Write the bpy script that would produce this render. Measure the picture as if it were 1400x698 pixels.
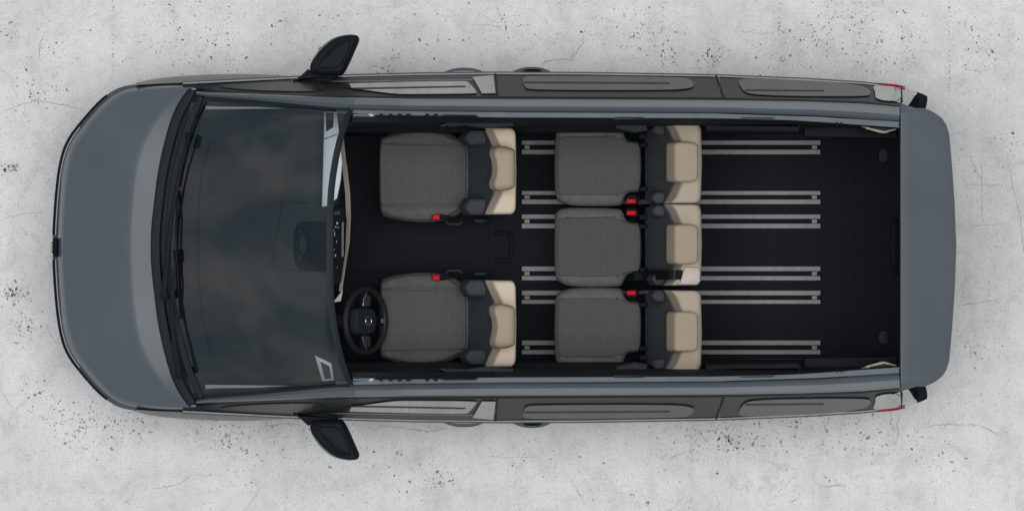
import bpy, bmesh, math, random
from mathutils import Vector
random.seed(7)
for o in list(bpy.data.objects): bpy.data.objects.remove(o)
SC = bpy.context.scene
COL = SC.collection

# ------------------------------------------------------------------ camera
CAMH, ZREF, PPM = 30.0, 1.0, 249.0          # camera height, reference height, photo pixels per metre there
AX = 338.0                                   # photo row of the van's long axis
cam = bpy.data.cameras.new('camera'); co = bpy.data.objects.new('camera', cam); COL.objects.link(co)
cam.sensor_width = 36.0
cam.lens = 36.0 * (CAMH - ZREF) * PPM / 1400.0
cam.shift_y = -11.0 / 1400.0
cam.clip_start = 0.5; cam.clip_end = 300
co.location = (0, 0, CAMH); co.rotation_euler = (0, 0, 0)
SC.camera = co
# ------------------------------------------------------------------ world and lamp
w = bpy.data.worlds.new('World'); SC.world = w; w.use_nodes = True
bg = w.node_tree.nodes['Background']
bg.inputs[1].default_value = 1.0
def _sky():
    nt = w.node_tree; N = nt.nodes.new; L = nt.links.new
    tc = N('ShaderNodeTexCoord'); sx = N('ShaderNodeSeparateXYZ'); L(tc.outputs['Generated'], sx.inputs[0])
    el = N('ShaderNodeValToRGB'); L(sx.outputs['Z'], el.inputs['Fac'])
    e = el.color_ramp.elements; e[0].position = .0; e[0].color = (.66, .66, .66, 1); e[1].position = .88; e[1].color = (.10, .10, .10, 1)
    k = e.new(.24); k.color = (.66, .66, .66, 1)
    mp = N('ShaderNodeMapping'); mp.inputs['Scale'].default_value = (1.6, 2.6, 5.0); L(tc.outputs['Generated'], mp.inputs[0])
    n = N('ShaderNodeTexNoise'); n.inputs['Scale'].default_value = 1.5; n.inputs['Detail'].default_value = 5; n.inputs['Distortion'].default_value = .5; L(mp.outputs[0], n.inputs['Vector'])
    cl = N('ShaderNodeValToRGB'); L(n.outputs['Fac'], cl.inputs['Fac'])
    e = cl.color_ramp.elements; e[0].position = .40; e[0].color = (.42, .66, .82, 1); e[1].position = .62; e[1].color = (1.36, 1.36, 1.34, 1)
    mx = N('ShaderNodeMix'); mx.data_type = 'RGBA'; mx.blend_type = 'MULTIPLY'; mx.inputs[0].default_value = 1; L(el.outputs[0], mx.inputs[6]); L(cl.outputs[0], mx.inputs[7])
    L(mx.outputs[2], bg.inputs[0])
_sky()
def area(name, loc, rot, sx, sy, L, col):
    l = bpy.data.lights.new(name, 'AREA'); l.shape = 'RECTANGLE'; l.size = sx; l.size_y = sy
    l.energy = L * math.pi * sx * sy; l.color = col
    o = bpy.data.objects.new(name, l); COL.objects.link(o); o.location = loc; o.rotation_euler = rot
    return o
area('overhead_softbox', (0, 0, 40), (0, 0, 0), 36, 21, 7.0, (1.0, 0.985, 0.965))
SC.view_settings.view_transform = 'Standard'; SC.view_settings.look = 'None'
SC.view_settings.exposure = 0.0; SC.view_settings.gamma = 1.0
SC.render.engine = 'CYCLES'
SC.cycles.max_bounces = 8; SC.cycles.transparent_max_bounces = 12

# ------------------------------------------------------------------ helpers
def S(z): return PPM * (CAMH - ZREF) / (CAMH - z)
def P(px, py, z):
    s = S(z); return Vector(((px - 700.0) / s, (AX - py) / s, z))
def interp(tab, x):
    if x <= tab[0][0]: return tab[0][1]
    for (a, b), (c, d) in zip(tab, tab[1:]):
        if x <= c: return b + (d - b) * (x - a) / (c - a)
    return tab[-1][1]
def linspace(a, b, n): return [a + (b - a) * i / (n - 1) for i in range(n)]
def resample(pts, n):
    pts = [Vector((*p, 0)) if len(p) == 2 else Vector(p) for p in pts]
    L = [0]
    for a, b in zip(pts, pts[1:]): L.append(L[-1] + (b - a).length)
    out = []
    for i in range(n):
        t = L[-1] * i / (n - 1); k = 0
        while k < len(L) - 2 and L[k + 1] < t: k += 1
        f = (t - L[k]) / max(1e-9, L[k + 1] - L[k]); out.append(pts[k].lerp(pts[k + 1], f))
    return out
def chaikin(pts, it=2, closed=True):
    pts = [Vector(p) for p in pts]
    for _ in range(it):
        n = len(pts); out = []
        if not closed: out.append(pts[0])
        for i in range(n if closed else n - 1):
            a, b = pts[i], pts[(i + 1) % n]
            out += [a.lerp(b, .25), a.lerp(b, .75)]
        if not closed: out.append(pts[-1])
        pts = out
    return pts
def mirror_trace(pts):          # a trace of the upper half, axis first -> whole curve, bottom to top
    up = [(p[0], p[1]) for p in pts]
    dn = [(x, 2 * AX - y) for x, y in up]
    return list(reversed(dn))[: -1 if abs(up[0][1] - AX) < .5 else None] + up

class MB:
    """collects geometry that becomes ONE mesh"""
    def __init__(s): s.v = []; s.f = []; s.m = []
    def grid(s, rows, mi=0, closed=False):
        b = len(s.v); n = len(rows[0])
        for r in rows: s.v += [tuple(p) for p in r]
        for i in range(len(rows) - 1):
            for j in range(n if closed else n - 1):
                a = b + i * n + j; c = b + i * n + (j + 1) % n
                s.f.append((a, c, c + n, a + n)); s.m.append(mi)
    def poly(s, pts, mi=0):
        b = len(s.v); s.v += [tuple(p) for p in pts]
        s.f.append(tuple(range(b, b + len(pts)))); s.m.append(mi)
    def prism(s, pts2, z0, z1, mi=0, bev=0.0):
        """photo outline -> solid standing between two heights, top edge chamfered"""
        A = [P(x, y, z0) for x, y in pts2]
        rows = [A, [P(x, y, z1 - bev) for x, y in pts2]]
        if bev > 0:
            rows.append(inset([P(x, y, z1 - bev * .3) for x, y in pts2], bev * .3))
            rows.append(inset([P(x, y, z1) for x, y in pts2], bev))
        s.grid(rows, mi, True); s.poly(rows[-1], mi); s.poly(A, mi)
    def pad(s, pts2, z0, z1, r=.03, crown=.0, mi=0, steps=5, fan=True):
        """upholstered pad: outline with rounded shoulders and a crowned top"""
        base = [P(x, y, z1) for x, y in pts2]
        rows = [[Vector((p.x, p.y, z0)) for p in base], [Vector((p.x, p.y, z1 - r)) for p in base]]
        for k in range(1, steps + 1):
            a = k / steps * math.pi / 2
            rows.append([Vector((p.x, p.y, z1 - r + r * math.sin(a))) for p in inset(base, r * (1 - math.cos(a)))])
        last = rows[-1]
        if fan:
            c = sum(last, Vector()) / len(last)
            for q in (.8, .55, .3, .1):
                rows.append([Vector((c.x + (p.x - c.x) * q, c.y + (p.y - c.y) * q, z1 + crown * (1 - q * q))) for p in last])
        s.grid(rows, mi, True); s.poly(rows[-1], mi); s.poly(rows[0], mi)
    def tube(s, path, r, n=8, mi=0, closed=False, flat=1.0):
        path = [Vector(p) for p in path]; rows = []; N = len(path)
        for i, p in enumerate(path):
            t = (path[(i + 1) % N] - path[i - 1]) if closed else (path[min(i + 1, N - 1)] - path[max(i - 1, 0)])
            t.normalize(); up = Vector((0, 0, 1)) if abs(t.z) < .9 else Vector((0, 1, 0))
            a = t.cross(up).normalized(); b = a.cross(t)
            rr = r[i] if isinstance(r, (list, tuple)) else r
            rows.append([p + a * rr * math.cos(2 * math.pi * k / n) + b * rr * flat * math.sin(2 * math.pi * k / n) for k in range(n)])
        if closed: rows.append(rows[0])
        s.grid(rows, mi, True)
        if not closed: s.poly(rows[0], mi); s.poly(list(reversed(rows[-1])), mi)
    def box(s, x0, y0, x1, y1, z0, z1, mi=0, bev=0.004):
        s.prism([(x0, y0), (x1, y0), (x1, y1), (x0, y1)], z0, z1, mi, bev)
    def slab(s, ys, xf, xb, z0, z1, r=.03, re=.03, mi=0, fw=11.0, fdz=.12, mir=None, crown=0.0):
        """solid between a front and a rear curve x(y): steep front slope, shoulders rounded by r behind and re at the ends"""
        cols = []; ya, yb = ys[0], ys[-1]
        for y in ys:
            a, b = xf(y), xb(y); zz = z1; d = min(abs(y - ya), abs(y - yb)) / 250.0
            if d < re: zz = z1 - re * (1 - math.sqrt(max(0, 1 - (1 - d / re) ** 2)))
            c = [(a, z0)]
            xs = [a + fw * q for q in (0, .25, .5, .75, .9, 1.0, 1.1, 1.25)] + [a + fw * 1.25 + (b - a - fw * 1.25 - r * 250) * q for q in (.25, .5, .75, 1)] + [b - r * 250 * q for q in (.8, .6, .4, .25, .12, .05, 0)]
            for x in xs:
                q = (x - a) / fw; dz = fdz * (1 - q) ** 1.0 if q < .9 else (fdz * .1 * max(0, (1.25 - q) / .35) ** 2)
                e = (b - x) / 250.0
                if e < r: dz += r * (1 - math.sqrt(max(0, 1 - (1 - e / r) ** 2)))
                t = 2 * (y - ya) / (yb - ya) - 1
                c.append((x, max(z0 + .01, zz - dz + crown * (1 - t * t))))
            c.append((b, z0)); yy = mir(y) if mir else y
            cols.append([P(x, yy, z) for x, z in c])
        s.grid(cols, mi); s.poly(cols[0], mi); s.poly(cols[-1][::-1], mi)
    def build(s, name, mats, parent=None, smooth=True, angle=40, label=None):
        me = bpy.data.meshes.new(name)
        off = Vector(parent['_w']) if parent is not None else Vector()
        me.from_pydata([tuple(Vector(p) - off) for p in s.v], [], s.f)
        if not isinstance(mats, (list, tuple)): mats = [mats]
        for m in mats: me.materials.append(m)
        for p, mi in zip(me.polygons, s.m): p.material_index = mi
        bm = bmesh.new(); bm.from_mesh(me)
        bmesh.ops.remove_doubles(bm, verts=bm.verts, dist=1e-5)
        bmesh.ops.triangulate(bm, faces=[f for f in bm.faces if len(f.verts) > 4])
        bmesh.ops.recalc_face_normals(bm, faces=bm.faces)
        if smooth:
            for f in bm.faces: f.smooth = True
            for e in bm.edges:
                if len(e.link_faces) == 2 and e.calc_face_angle(0) > math.radians(angle): e.smooth = False
        bm.to_mesh(me); bm.free()
        o = bpy.data.objects.new(name, me); COL.objects.link(o)
        if parent is not None: o.parent = parent
        o['_w'] = tuple(off)
        if label: o['label'] = label
        return o
def inset(pts, d):
    n = len(pts); area2 = sum(pts[i].x * pts[(i + 1) % n].y - pts[(i + 1) % n].x * pts[i].y for i in range(n))
    sg = 1 if area2 > 0 else -1; out = []
    for i in range(n):
        t = pts[(i + 1) % n] - pts[i - 1]
        nrm = Vector((-t.y, t.x, 0)) * sg
        if nrm.length > 1e-9: nrm.normalize()
        out.append(pts[i] + nrm * d)
    return out
def empty(name, loc, label, cat, group=None):
    o = bpy.data.objects.new(name, None); COL.objects.link(o); o.location = loc; o.empty_display_size = .2
    o['_w'] = tuple(loc); o['label'] = label; o['category'] = cat
    if group: o['group'] = group
    return o

# ------------------------------------------------------------------ materials
def mat(name, col, rough=.5, spec=.5, metal=0.0, coat=0.0, ior=1.5, bump=None, var=None):
    m = bpy.data.materials.new(name); m.use_nodes = True; nt = m.node_tree; b = nt.nodes['Principled BSDF']
    b.inputs['Base Color'].default_value = (*col, 1); b.inputs['Roughness'].default_value = rough
    b.inputs['Specular IOR Level'].default_value = spec; b.inputs['Metallic'].default_value = metal
    b.inputs['IOR'].default_value = ior
    b.inputs['Coat Weight'].default_value = coat; b.inputs['Coat Roughness'].default_value = .04
    tc = nt.nodes.new('ShaderNodeTexCoord')
    if var:                                     # (scale, amount): faint mottling of the colour
        n = nt.nodes.new('ShaderNodeTexNoise'); n.inputs['Scale'].default_value = var[0]; n.inputs['Detail'].default_value = 6
        r = nt.nodes.new('ShaderNodeValToRGB')
        r.color_ramp.elements[0].position = .3; r.color_ramp.elements[1].position = .7
        r.color_ramp.elements[0].color = (*[c * (1 - var[1]) for c in col], 1); r.color_ramp.elements[1].color = (*[c * (1 + var[1]) for c in col], 1)
        nt.links.new(tc.outputs['Object'], n.inputs['Vector']); nt.links.new(n.outputs['Fac'], r.inputs['Fac'])
        nt.links.new(r.outputs['Color'], b.inputs['Base Color'])
    if bump:                                    # (scale, strength, distance)
        n = nt.nodes.new('ShaderNodeTexNoise'); n.inputs['Scale'].default_value = bump[0]; n.inputs['Detail'].default_value = 4
        k = nt.nodes.new('ShaderNodeBump'); k.inputs['Strength'].default_value = bump[1]; k.inputs['Distance'].default_value = bump[2]
        nt.links.new(tc.outputs['Object'], n.inputs['Vector']); nt.links.new(n.outputs['Fac'], k.inputs['Height'])
        nt.links.new(k.outputs['Normal'], b.inputs['Normal'])
    return m
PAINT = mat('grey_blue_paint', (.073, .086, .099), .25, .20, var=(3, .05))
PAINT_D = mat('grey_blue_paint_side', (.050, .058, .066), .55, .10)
ARCHP = mat('wheel_arch_paint', (.10, .105, .105), .4, .22)
HANDLEP = mat('handle_paint', (.085, .092, .096), .6, .08)
CUT = mat('cut_sheet_metal', (.120, .138, .155), .5, .12, var=(12, .08))
BLACK_T = mat('black_textured_plastic', (.009, .011, .013), .6, .06, bump=(300, .2, .001))
BLACK_S = mat('black_satin_trim', (.016, .021, .026), .5, .12)
FRIT = mat('printed_glass_border', (.010, .0145, .018), .5, .12)
GUTTER = mat('black_seal', (.005, .007, .009), .6, .05)
FRAMEBLK = mat('dark_window_surround', (.026, .029, .029), .5, .09)
PRIVACY = mat('tinted_side_glass', (.03, .032, .032), .07, .5, ior=1.75)
PRIVACY_D = mat('dark_privacy_glass', (.030, .032, .032), .26, .08, ior=1.3)
PIANO = mat('gloss_black_panel', (.02, .02, .021), .05, .6, ior=2.0)
MIRRCAP = mat('mirror_gloss_black', (.007, .011, .014), .2, .02)
CARPET = mat('black_carpet', (.0095, .0112, .014), .95, .1, var=(40, .12), bump=(500, .4, .002))
TRIM = mat('dark_slate_trim', (.026, .032, .041), .6, .08, var=(15, .1), bump=(250, .15, .001))
TRIM2 = mat('black_inner_wall', (.008, .010, .014), .7, .2)
ALU = mat('brushed_rail', (.165, .172, .178), .45, .14, var=(30, .12))
CHROME = mat('bright_trim', (.62, .63, .64), .25, .5, metal=.8)
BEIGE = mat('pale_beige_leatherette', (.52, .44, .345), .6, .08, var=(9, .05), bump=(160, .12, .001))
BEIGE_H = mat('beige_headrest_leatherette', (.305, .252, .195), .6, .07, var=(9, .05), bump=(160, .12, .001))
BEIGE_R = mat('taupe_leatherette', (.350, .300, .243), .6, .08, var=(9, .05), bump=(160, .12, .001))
BEIGE_L = mat('light_moulded_cover', (.39, .34, .30), .45, .4)
BOLST = mat('grey_bolster_cloth', (.082, .082, .082), .9, .1, var=(35, .12), bump=(700, .5, .001))
BOLST_R = mat('mid_grey_bolster_cloth', (.102, .103, .105), .9, .08, var=(35, .12), bump=(700, .5, .001))
BACK = mat('charcoal_backrest_cloth', (.047, .053, .060), .85, .06, var=(35, .15), bump=(700, .4, .001))
RED = mat('red_button', (.50, .003, .014), .5, .08)
REDLAMP = mat('red_lamp_lens', (.45, .012, .02), .2, .2)
DECOR = mat('pale_dash_panel', (.42, .48, .515), .35, .5)
DASH = mat('dash_soft_top', (.036, .040, .042), .85, .05, var=(2.2, .25))  # mottled tone stands in for blotchy reflections on the windscreen above
BROWN = mat('brown_dash_strip', (.10, .082, .074), .4, .4)
LAMPSTRIP = mat('unlit_light_bar', (.30, .31, .32), .3, .2)
SILVER = mat('satin_silver', (.55, .54, .52), .3, .5, metal=.9)
LEATHER = mat('wheel_leather', (.014, .016, .018), .5, .14, bump=(300, .1, .001))
TYRE = mat('tyre_rubber', (.02, .02, .02), .8, .2)

def ribbed(name, col, period):
    m = mat(name, col, .9, .12); nt = m.node_tree; b = nt.nodes['Principled BSDF']
    tc = nt.nodes['Texture Coordinate']
    outs = []
    for d in ('X', 'Y'):
        wv = nt.nodes.new('ShaderNodeTexWave'); wv.bands_direction = d; wv.inputs['Scale'].default_value = .314159 / period
        wv.inputs['Distortion'].default_value = .25; wv.inputs['Detail'].default_value = 2; wv.inputs['Detail Scale'].default_value = 3
        nt.links.new(tc.outputs['Object'], wv.inputs['Vector']); outs.append(wv.outputs['Fac'])
    mx = nt.nodes.new('ShaderNodeMath'); mx.operation = 'MULTIPLY'; sf = nt.nodes.new('ShaderNodeMath'); sf.operation = 'MULTIPLY_ADD'; sf.inputs[1].default_value = .55; sf.inputs[2].default_value = .38; nt.links.new(outs[1], sf.inputs[0])
    nt.links.new(outs[0], mx.inputs[0]); nt.links.new(sf.outputs[0], mx.inputs[1])
    ns = nt.nodes.new('ShaderNodeTexNoise'); ns.inputs['Scale'].default_value = 30; ns.inputs['Detail'].default_value = 5
    nt.links.new(tc.outputs['Object'], ns.inputs['Vector'])
    ad = nt.nodes.new('ShaderNodeMath'); ad.operation = 'MULTIPLY_ADD'; ad.inputs[1].default_value = .45
    nt.links.new(ns.outputs['Fac'], ad.inputs[0]); nt.links.new(mx.outputs[0], ad.inputs[2])
    r = nt.nodes.new('ShaderNodeValToRGB'); r.color_ramp.elements[0].position = .1; r.color_ramp.elements[1].position = 1.1
    r.color_ramp.elements[0].color = (*[c * .80 for c in col], 1); r.color_ramp.elements[1].color = (*[c * 1.3 for c in col], 1)
    nt.links.new(ad.outputs[0], r.inputs['Fac']); nt.links.new(r.outputs['Color'], b.inputs['Base Color'])
    k = nt.nodes.new('ShaderNodeBump'); k.inputs['Strength'].default_value = .5; k.inputs['Distance'].default_value = .002
    nt.links.new(mx.outputs[0], k.inputs['Height']); nt.links.new(k.outputs['Normal'], b.inputs['Normal'])
    return m
RIB = ribbed('ribbed_seat_cloth', (.070, .0705, .070), .0125)

def glass(name, tint, refl):
    m = bpy.data.materials.new(name); m.use_nodes = True; nt = m.node_tree; nt.nodes.remove(nt.nodes['Principled BSDF'])
    out = nt.nodes['Material Output']; t = nt.nodes.new('ShaderNodeBsdfTransparent'); t.inputs[0].default_value = (*tint, 1)
    g = nt.nodes.new('ShaderNodeBsdfGlossy'); g.inputs['Roughness'].default_value = .03; g.inputs[0].default_value = (*refl, 1)
    f = nt.nodes.new('ShaderNodeFresnel'); f.inputs[0].default_value = 1.5
    mx = nt.nodes.new('ShaderNodeMixShader'); nt.links.new(f.outputs[0], mx.inputs[0])
    nt.links.new(t.outputs[0], mx.inputs[1]); nt.links.new(g.outputs[0], mx.inputs[2]); nt.links.new(mx.outputs[0], out.inputs[0])
    return m
GLASS = glass('windscreen_glass', (.74, .76, .775), (1, 1, 1))

def emit(name, col, st):
    m = mat(name, (.01, .01, .012), .2, .5); b = m.node_tree.nodes['Principled BSDF']
    b.inputs['Emission Color'].default_value = (*col, 1); b.inputs['Emission Strength'].default_value = st
    return m
WTRIM = mat('white_pillar_trim', (.62, .61, .58), .6, .1)
SCREEN = emit('lit_screen_icon', (.10, .35, .60), .45)

def concrete():
    m = bpy.data.materials.new('weathered_concrete'); m.use_nodes = True; nt = m.node_tree; b = nt.nodes['Principled BSDF']
    N = nt.nodes.new; Lk = nt.links.new
    tc = N('ShaderNodeTexCoord')
    def noise(sc, det, dist=0, ro=.5):
        n = N('ShaderNodeTexNoise'); n.inputs['Scale'].default_value = sc; n.inputs['Detail'].default_value = det
        n.inputs['Distortion'].default_value = dist; n.inputs['Roughness'].default_value = ro
        Lk(tc.outputs['Object'], n.inputs['Vector']); return n.outputs['Fac']
    def ramp(src, stops):
        r = N('ShaderNodeValToRGB'); e = r.color_ramp.elements
        while len(e) < len(stops): e.new(.5)
        for el, (p, c) in zip(e, stops): el.position = p; el.color = (*c, 1) if len(c) == 3 else c
        Lk(src, r.inputs['Fac']); return r.outputs['Color']
    def mixc(mode, fac, a, c):
        x = N('ShaderNodeMix'); x.data_type = 'RGBA'; x.blend_type = mode
        if isinstance(fac, float): x.inputs[0].default_value = fac
        else: Lk(fac, x.inputs[0])
        Lk(a, x.inputs[6]); Lk(c, x.inputs[7]); return x.outputs[2]
    g = lambda v: (v, v, v)
    base = ramp(noise(.9, 8, .4, .6), [(.30, (.545, .55, .545)), (.5, (.60, .603, .60)), (.72, (.645, .65, .66))])
    blot = ramp(noise(5.5, 8, .6, .65), [(.30, g(.86)), (.52, g(1.0)), (.75, g(1.04))])
    c = mixc('MULTIPLY', 1.0, base, blot)
    grain = ramp(noise(75, 6, .2, .7), [(.25, g(.72)), (.47, g(1.0)), (.8, g(1.08))])
    c = mixc('MULTIPLY', 1.0, c, grain)
    fine = ramp(noise(22, 7, .3, .7), [(.28, g(.82)), (.47, g(1.0)), (.7, g(1.03))])
    c = mixc('MULTIPLY', .8, c, fine)
    g2 = ramp(noise(170, 4, .1, .7), [(.28, g(.70)), (.47, g(1.0)), (.78, g(1.08))])
    c = mixc('MULTIPLY', .9, c, g2)
    # trowel / shutter streaks
    mp = N('ShaderNodeMapping'); mp.inputs['Scale'].default_value = (14, 1.2, 1); Lk(tc.outputs['Object'], mp.inputs['Vector'])
    sn = N('ShaderNodeTexNoise'); sn.inputs['Scale'].default_value = 1.0; sn.inputs['Detail'].default_value = 5; Lk(mp.outputs[0], sn.inputs['Vector'])
    c = mixc('MULTIPLY', .6, c, ramp(sn.outputs['Fac'], [(.3, g(.93)), (.5, g(1.0)), (.7, g(1.03))]))
    # small pits, clustered
    def pits(vs, r0, r1, nsc, lo, hi, dark):
        nonlocal c
        v = N('ShaderNodeTexVoronoi'); v.inputs['Scale'].default_value = vs; v.inputs['Randomness'].default_value = 1
        dn = N('ShaderNodeTexNoise'); dn.inputs['Scale'].default_value = vs * 1.7; dn.inputs['Detail'].default_value = 3
        Lk(tc.outputs['Object'], dn.inputs['Vector'])
        vm = N('ShaderNodeVectorMath'); vm.operation = 'MULTIPLY_ADD'; vm.inputs[1].default_value = (.6 / vs,) * 3
        Lk(dn.outputs['Color'], vm.inputs[0]); Lk(tc.outputs['Object'], vm.inputs[2]); Lk(vm.outputs[0], v.inputs['Vector'])
        spot = ramp(v.outputs['Distance'], [(r0, g(1)), (r1, g(0))])
        mask = ramp(noise(nsc, 5, .5, .6), [(lo, g(0)), (hi, g(1))])
        pick = N('ShaderNodeSeparateColor'); Lk(v.outputs['Color'], pick.inputs[0])
        pk = ramp(pick.outputs[0], [(.35, g(0)), (.9, g(1))])
        f = mixc('MULTIPLY', 1.0, spot, mask); f = mixc('MULTIPLY', 1.0, f, pk)
        col = N('ShaderNodeRGB'); col.outputs[0].default_value = (*g(dark), 1)
        c = mixc('MIX', f, c, col.outputs[0])
    pits(26, .06, .18, 1.6, .40, .62, .20)
    pits(60, .08, .28, 2.3, .40, .62, .27)
    pits(13, .025, .06, 1.1, .40, .6, .12)
    # hairline cracks
    vn = N('ShaderNodeTexNoise'); vn.inputs['Scale'].default_value = 4; vn.inputs['Detail'].default_value = 8; Lk(tc.outputs['Object'], vn.inputs['Vector'])
    vm = N('ShaderNodeVectorMath'); vm.operation = 'MULTIPLY_ADD'; vm.inputs[1].default_value = (.35,) * 3
    Lk(vn.outputs['Color'], vm.inputs[0]); Lk(tc.outputs['Object'], vm.inputs[2])
    v = N('ShaderNodeTexVoronoi'); v.feature = 'DISTANCE_TO_EDGE'; v.inputs['Scale'].default_value = 1.1; Lk(vm.outputs[0], v.inputs['Vector'])
    line = ramp(v.outputs['Distance'], [(.0, g(1)), (.006, g(0))])
    f = mixc('MULTIPLY', 1.0, line, ramp(noise(1.7, 4), [(.50, g(0)), (.68, g(.6))]))
    col = N('ShaderNodeRGB'); col.outputs[0].default_value = (*g(.26), 1)
    c = mixc('MIX', f, c, col.outputs[0])
    Lk(c, b.inputs['Base Color']); b.inputs['Roughness'].default_value = .9; b.inputs['Specular IOR Level'].default_value = .2
    k = N('ShaderNodeBump'); k.inputs['Strength'].default_value = .25; k.inputs['Distance'].default_value = .004
    Lk(noise(60, 8, 0, .7), k.inputs['Height']); Lk(k.outputs[0], b.inputs['Normal'])
    return m
CONC = concrete()
PIT = mat('pit_painted_shadow', (.13, .13, .125), .95, .1, var=(60, .4))  # dark colour stands for the shadow inside the pits
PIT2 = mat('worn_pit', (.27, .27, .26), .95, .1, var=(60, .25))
CRK = mat('crack_dirt', (.30, .30, .295), .95, .1, var=(40, .4))

# ------------------------------------------------------------------ ground: one sheet with its pits and cracks
g = MB()
R = 70
g.grid([[Vector((x, y, 0)) for x in (-R, R)] for y in (-R, R)])
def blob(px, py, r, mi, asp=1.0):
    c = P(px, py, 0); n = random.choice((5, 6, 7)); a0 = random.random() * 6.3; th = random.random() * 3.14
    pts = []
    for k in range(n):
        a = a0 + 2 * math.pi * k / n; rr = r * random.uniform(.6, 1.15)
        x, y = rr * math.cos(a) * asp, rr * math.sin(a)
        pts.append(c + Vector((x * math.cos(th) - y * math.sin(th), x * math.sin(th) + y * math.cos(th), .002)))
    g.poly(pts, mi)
def crack(pts, wd, mi=3):
    pts = [P(x, y, 0) for x, y in pts]
    fine = []
    for a, b in zip(pts, pts[1:]):
        n = max(2, int((b - a).length / .014))
        for i in range(n): fine.append(a.lerp(b, i / n) + Vector((random.gauss(0, .0035), random.gauss(0, .0035), 0)))
    fine.append(pts[-1]); L = []; Rr = []
    for i, p in enumerate(fine):
        t = (fine[min(i + 1, len(fine) - 1)] - fine[max(i - 1, 0)]).normalized(); nn = Vector((-t.y, t.x, 0))
        ww = wd * random.uniform(.25, 1.2) * min(1, (i + .3) / 4, (len(fine) - i) / 4)
        L.append(p + nn * ww + Vector((0, 0, .0032))); Rr.append(p - nn * ww + Vector((0, 0, .0032)))
    g.grid([L, Rr], mi)
clusters = [(240, 45, 60, 55, 0), (290, 70, 40, 22, 0), (70, 70, 25, 18, 0), (60, 120, 30, 30, 0), (15, 40, 12, 14, 0), (690, 30, 45, 30, 0),
            (530, 90, 22, 40, 2), (880, 50, 45, 70, 0), (915, 75, 20, 20, 0), (970, 75, 20, 34, 0), (1080, 70, 55, 75, 0), (1150, 30, 55, 60, 0),
            (1230, 60, 45, 45, 0), (1345, 60, 40, 40, 0), (1180, 90, 50, 26, 0), (1375, 190, 16, 14, 0), (1350, 210, 30, 12, 0), (410, 30, 60, 25, 0), (590, 30, 60, 22, 0), (780, 40, 50, 26, 0),
            (20, 400, 18, 80, 2), (32, 450, 22, 60, 2), (12, 230, 10, 24, 2), (130, 585, 50, 60, 2), (95, 580, 30, 40, 2), (180, 578, 30, 34, 2), (290, 585, 40, 50, 2), (330, 600, 40, 34, 2), (60, 540, 30, 34, 2),
            (430, 610, 60, 24, 2), (560, 640, 60, 34, 2), (600, 655, 15, 30, 2), (730, 620, 50, 24, 2), (960, 590, 40, 90, 2), (1010, 600, 30, 60, 2), (1090, 585, 45, 70, 2), (1180, 590, 55, 80, 2), (1290, 620, 60, 30, 2), (1330, 480, 20, 20, 2), (860, 650, 80, 26, 2)]
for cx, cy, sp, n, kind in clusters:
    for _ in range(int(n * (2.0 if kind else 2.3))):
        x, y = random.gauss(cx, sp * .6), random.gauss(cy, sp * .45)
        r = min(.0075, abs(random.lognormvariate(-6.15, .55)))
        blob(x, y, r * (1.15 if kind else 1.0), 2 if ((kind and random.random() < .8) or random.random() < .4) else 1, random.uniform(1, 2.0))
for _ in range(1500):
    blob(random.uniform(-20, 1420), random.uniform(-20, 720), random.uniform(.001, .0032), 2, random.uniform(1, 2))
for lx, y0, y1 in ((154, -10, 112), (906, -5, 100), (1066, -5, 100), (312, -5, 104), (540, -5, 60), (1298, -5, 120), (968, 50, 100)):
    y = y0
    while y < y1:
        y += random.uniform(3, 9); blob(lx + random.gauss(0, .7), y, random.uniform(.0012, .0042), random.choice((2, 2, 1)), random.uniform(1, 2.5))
for pts, wd in [([(740, 96), (746, 85), (756, 82), (780, 81), (788, 70), (795, 62), (798, 46)], .0026), ([(512, 589), (522, 582), (540, 583), (560, 586), (587, 590), (611, 584)], .0032),
                ([(500, 577), (512, 589)], .0018), ([(1308, 418), (1322, 415), (1345, 412), (1358, 411), (1370, 407)], .003), ([(1262, 584), (1285, 580), (1312, 580), (1342, 582), (1358, 590), (1372, 600)], .0022),
                ([(1229, 560), (1227, 582), (1227, 596), (1222, 611)], .0024), ([(350, 583), (372, 581), (390, 579), (416, 581)], .0022), ([(318, 578), (315, 596), (311, 612)], .003),
                ([(1118, 666), (1130, 664), (1158, 662)], .0034), ([(1158, 662), (1175, 648)], .0016), ([(205, 668), (245, 661), (262, 648)], .002), ([(168, 688), (181, 680)], .0045), ([(1078, 688), (1090, 680)], .0045),
                ([(8, 152), (30, 143), (48, 137), (75, 141), (115, 150)], .0024), ([(54, 84), (54, 68), (60, 46)], .003), ([(1322, 97), (1338, 98), (1362, 92)], .0022), ([(781, 656), (793, 676), (801, 692)], .0022),
                ([(912, 632), (922, 622), (938, 617)], .0022), ([(2, 297), (25, 293), (62, 290)], .0018), ([(1310, 308), (1345, 308), (1378, 305)], .0015), ([(1312, 252), (1372, 254)], .0014), ([(1342, 220), (1343, 306)], .0016), ([(1378, 210), (1384, 250), (1396, 300), (1400, 350)], .0018),
                ([(1326, 215), (1346, 252)], .0013), ([(62, 440), (66, 452), (78, 470)], .0015), ([(700, 45), (670, 34), (642, 34)], .0014), ([(90, 42), (120, 42)], .0014), ([(925, 22), (952, 25)], .0012), ([(1000, 42), (1040, 46), (1080, 40)], .0016), ([(650, 620), (690, 626), (730, 624)], .0014)]:
    crack(pts, wd * .8)
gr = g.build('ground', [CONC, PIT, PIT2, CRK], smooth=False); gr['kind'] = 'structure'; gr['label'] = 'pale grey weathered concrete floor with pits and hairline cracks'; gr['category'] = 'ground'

# ------------------------------------------------------------------ the van
VAN = empty('van', (0, 0, 0), 'grey blue people carrier van seen from above with its roof cut away', 'van')
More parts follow.
